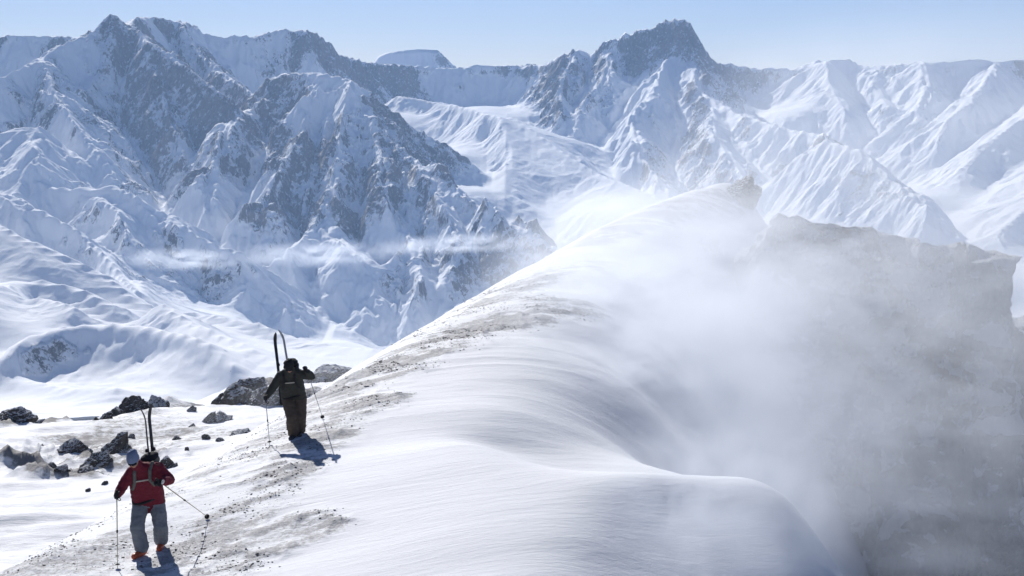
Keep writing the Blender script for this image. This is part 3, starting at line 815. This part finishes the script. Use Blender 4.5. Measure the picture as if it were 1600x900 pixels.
def person(label, J, cols, hat, root):
    """J: joints in world space. Body is one mesh; clothing hangs under it."""
    Hm = frame(J['face'], J['up'])
    H = lambda x, y, z: J['head'] + Hm @ Vector((x, y, z))
    b = bmesh.new()
    ell(b, J['head'] + Hm @ Vector((0, -.012, .02)), (.074, .094, .098), Hm)
    ell(b, H(0, .028, -.055), (.052, .055, .06), Hm)
    cap(b, H(0, .055, -.088), H(0, .03, -.095), .024, .03)          # chin
    cap(b, H(0, .088, .012), H(0, .104, -.028), .009, .015)         # nose
    cap(b, H(-.035, .078, .03), H(.035, .078, .03), .014, .014)     # brow
    for sx_ in (-1, 1):
        ell(b, H(sx_ * .078, -.01, -.005), (.012, .02, .032), Hm)   # ears
        cap(b, H(sx_ * .035, .066, -.02), H(sx_ * .045, .05, -.03), .02, .02)
    nk = J['neck']
    chain(b, [H(0, -.02, -.06), nk], [.058, .062])
    shl, shr, hl, hr = J['sl'], J['sr'], J['hl'], J['hr']
    pel = (hl + hr) / 2; chest = (shl + shr) / 2 * .72 + pel * .28
    sho = lambda t, a, c: a + (c - a) * t
    for k in (-1, 0, 1):
        up_ = sho(.5 + k * .30, shl, shr); lo = sho(.5 + k * .36, hl, hr)
        chain(b, [up_, (up_ + lo) / 2, lo], [.095, .088, .10])
    chain(b, [shl, shr], [.07, .07]); cap(b, nk, (shl + shr) / 2, .065, .085)
    for s_, e_, w_, in ((shl, J['el'], J['wl']), (shr, J['er'], J['wr'])):
        chain(b, [s_, e_, w_], [.058, .044, .03])
    for h_, k_, a_, t_ in ((hl, J['kl'], J['al'], J['tl']), (hr, J['kr'], J['ar'], J['tr'])):
        chain(b, [h_, k_, a_, t_], [.088, .058, .042, .035])
    fingers(b, J['wl'], J['pl'], J['gl'] - J['wl'], 1, 0, 1)
    fingers(b, J['wr'], J['pr'], J['gr'] - J['wr'], 1, 0, -1)
    body = put('person', fuse(b, .011, smooth=2), MS['skin'], root, None, label=label, category='person')
    # mouth
    m = bmesh.new(); cap(m, H(-.02, .079, -.062), H(.02, .079, -.062), .006, .006)
    put('mouth', tomesh(m), MS['lips'], root, body)
    # jacket
    b = bmesh.new()
    hem = J['hem']
    for k in (-1, -.35, .35, 1):
        up_ = sho(.5 + k * .34, shl, shr); lo = sho(.5 + k * .52, hl, hr); lo2 = lo + hem
        mid_ = sho(.52, up_, lo) + J['belly'] * (.02)
        chain(b, [up_, mid_, lo, lo2], [.112, .122, .125, .128])
    chain(b, [shl, nk, shr], [.095, .10, .095])
    chain(b, [nk, nk + (J['head'] - nk) * .45], [.095, .088])       # collar
    for s_, e_, w_ in ((shl, J['el'], J['wl']), (shr, J['er'], J['wr'])):
        m1 = (s_ + e_) / 2; m2 = (e_ + w_) / 2
        chain(b, [s_, m1, e_, m2, w_ + (e_ - w_) * .1], [.095, .088, .080, .072, .058])
    jk = put('jacket', fuse(b, .014, .013, 9, 3, 1), MS[cols['jacket']], root, body)
    # trousers
    b = bmesh.new()
    wd = cols.get('leg', 1.0)
    chain(b, [hl, hr], [.135, .135])
    for h_, k_, a_ in ((hl, J['kl'], J['al']), (hr, J['kr'], J['ar'])):
        q = (k_ + a_) / 2
        chain(b, [h_, (h_ + k_) / 2, k_, q, a_ + (k_ - a_) * .12], [.135 * wd, .132 * wd, .118 * wd, .122 * wd, .118 * wd])
    put('trousers', fuse(b, .014, .014, 7, 3, 7), MS[cols['trousers']], root, body)
    # boots
    for a_, t_, k_ in ((J['al'], J['tl'], J['kl']), (J['ar'], J['tr'], J['kr'])):
        b = bmesh.new()
        up_ = a_ + (k_ - a_).normalized() * .16
        heel = a_ + Vector((0, 0, -.045)) - (t_ - a_) * .15
        chain(b, [up_, a_, heel], [.072, .07, .062])
        chain(b, [heel, t_], [.062, .048])
        bt = put('boot', fuse(b, .01, .0, 7, 2), MS[cols['boot']], root, body)
        b = bmesh.new()
        d_ = (a_ - t_).normalized(); q = up_ - (k_ - a_).normalized() * .05
        for z_ in (0, .06):
            p = q - (k_ - a_).normalized() * z_
            bmesh.ops.create_cone(b, cap_ends=False, segments=20, radius1=.078, radius2=.078, depth=.016, matrix=Matrix.Translation(p) @ (k_ - a_).to_track_quat('Z', 'Y').to_matrix().to_4x4())
        put('buckle_strap', tomesh(b), MS['dark_boot'], root, bt)
    # gloves
    for w_, e_, ax, g_, sd in ((J['wl'], J['el'], J['pl'], J['gl'], 1), (J['wr'], J['er'], J['pr'], J['gr'], -1)):
        b = bmesh.new()
        fingers(b, w_, ax, g_ - w_, 1.12, .006, sd)
        chain(b, [w_ + (e_ - w_) * .38, w_], [.062, .044])
        gm_ = put('glove', fuse(b, .006, 0, 7, 2), MS[cols['glove']], root, body)
        if cols.get('pad'):
            b = bmesh.new()
            k = (g_ - w_).normalized(); ct = (-k + Vector((0, -1, .15)) * .9).normalized()
            ell(b, w_ + k * .045 + ct * .042, (.036, .022, .040), frame(ct, (0, 0, 1)))
            put('glove_back', tomesh(b), MS['white_pad'], root, gm_)
    # hat: knitted dome and turned-up cuff
    b = bmesh.new()
    prof = [(.094, -.012), (.102, .0), (.104, .022), (.102, .040), (.0995, .042), (.098, .07), (.088, .105), (.066, .130), (.035, .143), (.001, .147)]
    nn = 36; rings = []
    for (r_, z_) in prof:
        rings.append([b.verts.new(H(math.sin(a * 6.2832 / nn) * r_ * .94, math.cos(a * 6.2832 / nn) * r_ * 1.12 - .012 + (-.03 if z_ > .08 else 0) * hat, z_ + .012 * mn.noise(Vector((math.sin(a * 6.2832 / nn) * 2, math.cos(a * 6.2832 / nn) * 2, z_ * 20))))) for a in range(nn)])
    for ra, rb in zip(rings[:-1], rings[1:]):
        for i in range(nn): b.faces.new((ra[i], ra[(i + 1) % nn], rb[(i + 1) % nn], rb[i]))
    put('beanie', tomesh(b), MS[cols['hat']], root, body)
    # goggles: strap round the head, frame and lens
    def bandmesh(r0, z0, z1, a0, a1, off, nn=28):
        b = bmesh.new(); rows = []
        for z_ in (z0, (z0 + z1) / 2, z1):
            rows.append([b.verts.new(H(math.sin(a0 + (a1 - a0) * i / nn) * (r0 - .018 + off), math.cos(a0 + (a1 - a0) * i / nn) * (r0 + off) - .004, z_)) for i in range(nn + 1)])
        for p, q in zip(rows[:-1], rows[1:]):
            for i in range(nn): b.faces.new((p[i], p[i + 1], q[i + 1], q[i]))
        bmesh.ops.solidify(b, geom=b.faces[:], thickness=.006)
        return tomesh(b)
    gf = put('goggles', bandmesh(.098, -.034, .026, -1.05, 1.05, .006), MS[cols['goggle']], root, body)
    put('lens', bandmesh(.098, -.024, .017, -.9, .9, .014), MS['lens'], root, gf)
    put('strap', bandmesh(.100, -.010, .014, 1.0, 5.28, .003), MS['black'], root, gf)
    return body

def pole(label, top, tip, shaft, basket_at=.94, joint=.48):
    top, tip = Vector(top), Vector(tip); d = (tip - top).normalized(); L = (tip - top).length
    M = (-d).to_track_quat('Z', 'Y').to_matrix().to_4x4()
    root = bpy.data.objects.new('ski_pole', None); C.objects.link(root); root.location = tip
    root['label'] = label; root['category'] = 'ski pole'; root['group'] = 'ski poles planted in the snow'
    def part(nm, b, mat, par=root, smooth=True):
        me = tomesh(b); me.transform(Matrix.Translation(-tip)); me.materials.append(mat)
        me.polygons.foreach_set('use_smooth', np.ones(len(me.polygons), dtype=bool)); me.update()
        return link(nm, me, par)
    b = bmesh.new()
    j = top + d * L * joint
    for (a_, c_, r1, r2) in ((top + d * .10, j, .0085, .0085), (j, tip, .0068, .0045)):
        bmesh.ops.create_cone(b, cap_ends=True, segments=12, radius1=r2, radius2=r1, depth=(c_ - a_).length, matrix=Matrix.Translation((a_ + c_) / 2) @ M)
    part('shaft', b, shaft)
    b = bmesh.new(); bmesh.ops.create_cone(b, cap_ends=True, segments=14, radius1=.013, radius2=.015, depth=.045, matrix=Matrix.Translation(j) @ M)
    part('clamp', b, MS['black'])
    b = bmesh.new(); chain(b, [top - d * .005, top + d * .02, top + d * .06, top + d * .12], [.022, .016, .017, .014]); g = part('grip', b, MS['black'])
    # wrist strap: a hanging loop
    b = bmesh.new(); c = top + d * .03; loop = []
    for i in range(13):
        t = i / 12 * math.pi; loop.append(c + Vector((.05 * math.sin(t) + .02 * math.sin(2 * t), -.02 * math.sin(t), -.11 * math.sin(t) ** .8 + .02 * (i / 12))) + d * .02 * i / 12)
    chain(b, loop, [.006] * 13); part('wrist_strap', b, MS['black'], g)
    bk = top + d * L * basket_at
    b = bmesh.new(); bmesh.ops.create_cone(b, cap_ends=True, segments=18, radius1=.045, radius2=.018, depth=.02, matrix=Matrix.Translation(bk) @ M)
    part('basket', b, MS['black'])
    return root

def ski(label, base, tip, face, mat, w=.08):
    """Ski from tail to tip; the shovel curves towards `face`."""
    base, tip = Vector(base), Vector(tip); L = (tip - base).length; M = frame(tip - base, face)   # y along, z = top face
    b = bmesh.new(); rows = []
    n = 40
    for i in range(n + 1):
        t = i / n
        wd = w * (.5 - .12 * math.sin(t * math.pi)) * (1 if t < .9 else math.sqrt(max(0.0, 1 - ((t - .9) / .1) ** 2)) * 1.02 + .04) * (1 if t > .02 else .8)
        z = .10 * max(0, (t - .82) / .18) ** 2.2 + .018 * math.sin(t * math.pi)
        th = .006 + .012 * math.sin(t * math.pi)
        rows.append([b.verts.new(base + M @ Vector((x_ * wd, t * L, z + z2 * th))) for x_, z2 in ((-1, 0), (1, 0), (.9, 1), (-.9, 1))])
    for p, q in zip(rows[:-1], rows[1:]):
        for i in range(4): b.faces.new((p[i], p[(i + 1) % 4], q[(i + 1) % 4], q[i]))
    b.faces.new(rows[0][::-1]); b.faces.new(rows[-1])
    me = tomesh(b); me.transform(Matrix.Translation(-base)); me.materials.append(mat)
    root = link('ski', me, None, label=label, category='ski', group='skis strapped to backpacks'); root.location = base
    for t, l_, h_, nm_ in ((.40, .075, .05, 'heel_binding'), (.55, .06, .04, 'toe_binding')):
        b = bmesh.new()
        c = M @ Vector((0, t * L, .018 + h_ / 2 + .018))
        T = Matrix.Translation(c) @ M.to_4x4() @ Matrix.Diagonal((.06, l_, h_, 1))
        q = bmesh.ops.create_cube(b, size=1, matrix=T)
        bmesh.ops.bevel(b, geom=b.edges[:], offset=.008, segments=2, affect='EDGES')
        me = tomesh(b); me.materials.append(MS['black'])
        link(nm_, me, root)
    return root

def backpack(label, J, mat, mat2, up_off, root, size=1.0, wide=1.0):
    """Sits against the back between shoulders and hips."""
    shc, hpc = (J['sl'] + J['sr']) / 2, (J['hl'] + J['hr']) / 2
    up_ = (shc - hpc).normalized(); rt = (J['sr'] - J['sl']).normalized(); back = -J['belly']; back = (back - up_ * back.dot(up_)).normalized()
    M = Matrix((rt, back, up_)).transposed()
    c = shc * .5 + hpc * .5 + back * .235 + up_ * (.07 + up_off)
    b = bmesh.new()
    ell(b, c, (.165 * wide, .12, .27 * size), M)
    ell(b, c + up_ * .20 * size, (.15 * wide, .12, .12), M)
    ell(b, c - up_ * .16, (.17 * wide, .115, .14), M)
    ell(b, c + back * .09 - up_ * .03, (.12, .075, .17), M)
    body = put('backpack', fuse(b, .014, .010, 10, 2, 4), mat, root, None, label=label, category='backpack', group='backpacks carrying skis')
    b = bmesh.new(); ell(b, c + up_ * .30 * size, (.14 * wide, .115, .055), M)
    put('top_lid', fuse(b, .012, .008, 12, 2, 5), mat2, root, body)
    for s_, h_, k in ((J['sl'], J['hl'], -1), (J['sr'], J['hr'], 1)):
        inn = s_ + (shc - s_) * .42
        f_ = J['belly']
        P = [c + up_ * .2 + rt * k * .09, inn + up_ * .125, inn + up_ * .06 + f_ * .12, inn - up_ * .12 + f_ * .155, inn - up_ * .28 + f_ * .13 + rt * k * .05, inn - up_ * .34 + rt * k * .12]
        b = bmesh.new(); chain(b, P, [.022, .026, .028, .028, .022, .018])
        put('shoulder_strap', fuse(b, .008, 0, 1, 1), mat, root, body)
    b = bmesh.new(); ctr = hpc + up_ * .13; P = []
    for i in range(17):
        a = i / 16 * 2 * math.pi
        P.append(ctr + rt * math.sin(a) * .235 + J['belly'] * math.cos(a) * .165 + up_ * .03 * math.sin(a * 2))
    chain(b, P, [.022] * 17); put('hip_belt', fuse(b, .008, 0, 1, 1), mat2, root, body)
    b = bmesh.new(); chain(b, [shc + J['belly'] * .165 - up_ * .1 - rt * .09, shc + J['belly'] * .17 - up_ * .1 + rt * .09], [.012, .012])
    put('chest_strap', tomesh(b), MS['pale'], root, body)
    return c, M

def gz(x, y):
    z, _ = near_z(np.array([x], dtype=np.float32), np.array([y], dtype=np.float32)); return float(z[0])
def ground(px, py, D):
    p = at(px, py, D); return Vector((p.x, p.y, gz(p.x, p.y)))

# ---- the red skier, nearest, coming towards the camera
fA, fB = ground(218, 869, 21.95), ground(251, 861, 22.35)
J = dict(head=at(208, 719, 21.66), face=(-.06, -.86, -.50), up=(-.12, -.5, .8), neck=at(217, 731, 21.86),
         sl=at(206, 738, 21.86), sr=at(247, 731, 21.98), hl=at(220, 786, 22.22), hr=at(245, 784, 22.3),
         el=at(190, 762, 21.78), wl=at(184, 774, 21.66), er=at(265, 750, 21.98), wr=at(254, 752, 21.70),
         kl=at(214, 822, 21.98), al=fA + Vector((.03, .06, .10)), tl=fA + Vector((-.05, -.13, .05)),
         kr=at(251, 822, 22.12), ar=fB + Vector((0, .06, .09)), tr=fB + Vector((.02, -.16, .03)),
         hem=Vector((0, 0, -.05)), belly=Vector((-.1, -.85, -.3)).normalized())
tipL = ground(184, 895, 21.3); gripL = at(182.5, 775, 21.58)
tipR = ground(326, 818, 23.6); gripR = at(247, 751, 21.62)
J['pl'] = (gripL - tipL).normalized(); J['gl'] = gripL; J['pr'] = (gripR - tipR).normalized(); J['gr'] = gripR
rootA = Vector(((fA.x + fB.x) / 2, (fA.y + fB.y) / 2, min(fA.z, fB.z)))
person('skier in red jacket, grey trousers and blue-grey beanie looking down, walking with two poles', J,
       dict(jacket='red', trousers='grey', boot='orange', glove='black', pad=True, hat='blue_knit', goggle='pale', leg=.93), 1, rootA)
pole('ski pole with pale gold shaft held upright in the red skier\'s lower hand', gripL - (tipL - gripL).normalized() * .07, tipL, MS['gold'], .945, .52)
pole('ski pole slanting from the red skier\'s white-backed glove to the snow on the right', gripR - (tipR - gripR).normalized() * .07, tipR, MS['gold'], .965, .52)
cpk, Mpk = backpack('grey green backpack with dark straps on the red skier\'s back', J, MS['pack_grey'], MS['black'], .05, rootA, 1.0, 1.0)
ski('dark ski on the red skier\'s backpack, its tip leaning to the left', at(244.5, 790, 22.50), at(226, 634, 22.95), (-.9, -.4, .1), MS['ski_dark'])
ski('dark ski on the red skier\'s backpack, its tip leaning to the right', at(243, 790, 22.56), at(230.5, 631, 23.0), (.9, -.42, .1), MS['ski_dark'])

# ---- the dark skier behind
fA, fB = ground(458, 683, 28.95), ground(468, 682, 29.15)
J = dict(head=at(452, 573, 28.55), face=(.0, -.80, -.60), up=(0, -.5, .8), neck=at(454, 581, 28.72),
         sl=at(438.5, 587, 28.78), sr=at(468, 584, 28.82), hl=at(450, 622, 29.12), hr=at(469, 622, 29.16),
         el=at(426, 606, 28.72), wl=at(416.5, 620, 28.62), er=at(486, 588, 28.80), wr=at(480.5, 580.5, 28.64),
         kl=at(456, 652, 28.9), al=fA + Vector((0, .06, .07)), tl=fA + Vector((-.03, -.15, .02)),
         kr=at(469.5, 652, 29.0), ar=fB + Vector((0, .06, .07)), tr=fB + Vector((.03, -.15, .02)),
         hem=Vector((0, 0, -.04)), belly=Vector((0, -.85, -.35)).normalized())
tipL = ground(421.5, 699, 28.6); gripL = at(415.2, 624, 28.54)
tipR = ground(504.5, 655, 30.5); gripR = at(478.5, 576, 28.56)
J['pl'] = (gripL - tipL).normalized(); J['gl'] = gripL; J['pr'] = (gripR - tipR).normalized(); J['gr'] = gripR
rootB = Vector(((fA.x + fB.x) / 2, (fA.y + fB.y) / 2, min(fA.z, fB.z)))
person('skier in dark olive jacket, brown trousers and dark beanie, head bowed, farther up the ridge', J,
       dict(jacket='olive', trousers='brown', boot='dark_boot', glove='black', hat='black', goggle='pack_grey', leg=.98), 1, rootB)
pole('thin grey ski pole planted upright below the dark skier\'s lowered hand', gripL - (tipL - gripL).normalized() * .06, tipL, MS['steel'], .93, .5)
pole('thin grey ski pole slanting from the dark skier\'s raised hand to the snow', gripR - (tipR - gripR).normalized() * .07, tipR, MS['steel'], .965, .5)
cpk, Mpk = backpack('black backpack on the dark skier\'s back', J, MS['black'], MS['black'], .06, rootB, 1.1, 1.05)
ski('dark ski standing tall on the left side of the dark skier\'s backpack', at(440, 633, 29.35), at(428, 520, 29.75), (.55, -.83, .1), MS['ski_dark'])
ski('pale thin ski rising behind the dark skier\'s head', at(463, 628, 29.42), at(441, 514, 29.8), (-.75, -.6, .1), MS['ski_pale'])
# ------------------------------------------------------------------ wind-blown snow and the valley cloud: real volumes
def blown(name, c, rad, dens, nscale, lo, hi, aniso=.5, rotz=0.0, tilt=0.0, col=(.90, .94, 1.0), seed=0.0, stretch=(1, 1, 1), edge=.85):
    n = NT(name + '_air')
    n.n.remove(n.bsdf)
    tc = n.new('ShaderNodeTexCoord').outputs['Object']
    ln = n.new('ShaderNodeVectorMath', operation='LENGTH'); n.L(tc, ln.inputs[0])
    fall = n.ramp(ln.outputs['Value'], 1.0, 1.0 - edge, 0.0, 1.0)
    mp = n.new('ShaderNodeMapping'); mp.inputs['Location'].default_value = (seed, seed * 1.7, 0)
    mp.inputs['Scale'].default_value = tuple(r * s for r, s in zip(rad, stretch)); n.L(tc, mp.inputs[0])
    ns = n.noise(mp.outputs[0], nscale, 8, .66, 1.6)
    v = n.math('MULTIPLY', n.ramp(ns, lo, hi), fall)
    v = n.math('MULTIPLY', v, dens)
    pv = n.new('ShaderNodeVolumePrincipled')
    pv.inputs['Color'].default_value = (*col, 1)
    pv.inputs['Anisotropy'].default_value = aniso
    n.L(v, pv.inputs['Density']); n.L(pv.outputs[0], n.out.inputs['Volume'])
    bm = bmesh.new(); bmesh.ops.create_icosphere(bm, subdivisions=4, radius=1)
    me = bpy.data.meshes.new(name); bm.to_mesh(me); bm.free(); me.materials.append(n.m)
    o = link(name, me, kind='stuff')
    o.location = c; o.scale = rad; o.rotation_euler = (0, tilt, rotz)
    return o
blown('blowing_snow', (5.5, 49, -8.4), (8, 19, 6.5), .36, .34, .42, .60, seed=3, rotz=R(-6), stretch=(.6, .8, 1.2))
blown('blowing_snow', (12.5, 50, -11), (14, 17, 14), .14, .24, .40, .64, seed=9, stretch=(.6, .8, 1.1))
blown('blowing_snow', (18, 84, -2.5), (15, 18, 8), .03, .16, .38, .68, seed=14, tilt=R(-12), stretch=(.5, .8, 1.3))
blown('blowing_snow', (58, 150, -2), (46, 50, 17), .013, .06, .34, .70, seed=21, tilt=R(-6), stretch=(.6, 1, 1.3))
blown('blowing_snow', (3.6, 23.4, -7.0), (3.0, 3.6, 1.7), .34, .7, .34, .64, seed=41)
blown('blowing_snow', (6.4, 30, -8.0), (4.6, 5, 2.8), .14, .5, .36, .66, seed=44)
blown('blowing_snow', (-3.2, 39, -7.2), (1.7, 15, .75), .22, .9, .42, .75, seed=30, rotz=R(-20), stretch=(1, .4, 1))
blown('blowing_snow', (7.2, 76, -6.3), (4.0, 18, 1.6), .05, .5, .40, .72, seed=33, rotz=R(-27))
for (px, py, rx, rz_, sd, tl) in ((285, 404, 200, 38, 5, .5), (495, 396, 270, 44, 8, -2.0), (715, 380, 290, 34, 12, -3.0)):
    blown('cloud_band', at(px, py, 3780), (rx, 95, rz_), .024, .011, .42, .62, seed=sd, stretch=(.55, 1, 1.3), edge=.95, tilt=R(tl))
# ------------------------------------------------------------------ cold blue air between the camera and the peaks
def box_mesh(name, x0, x1, y0, y1, z0, z1):
    me = bpy.data.meshes.new(name)
    v = [(x, y, z) for x in (x0, x1) for y in (y0, y1) for z in (z0, z1)]
    f = [(0, 1, 3, 2), (4, 6, 7, 5), (0, 4, 5, 1), (2, 3, 7, 6), (0, 2, 6, 4), (1, 5, 7, 3)]
    me.from_pydata(v, [], f)
    return me
hm = NT('thin_blue_air')
hm.n.remove(hm.bsdf)
pv = hm.new('ShaderNodeVolumePrincipled')
pv.inputs['Color'].default_value = (.44, .66, 1.0, 1)
pv.inputs['Density'].default_value = 6e-5
pv.inputs['Anisotropy'].default_value = .0
hm.L(pv.outputs[0], hm.out.inputs['Volume'])
bm_ = box_mesh('haze', -6200, 6200, -60, 10600, -1500, 620)
bm_.materials.append(hm.m)
link('haze', bm_, kind='stuff')
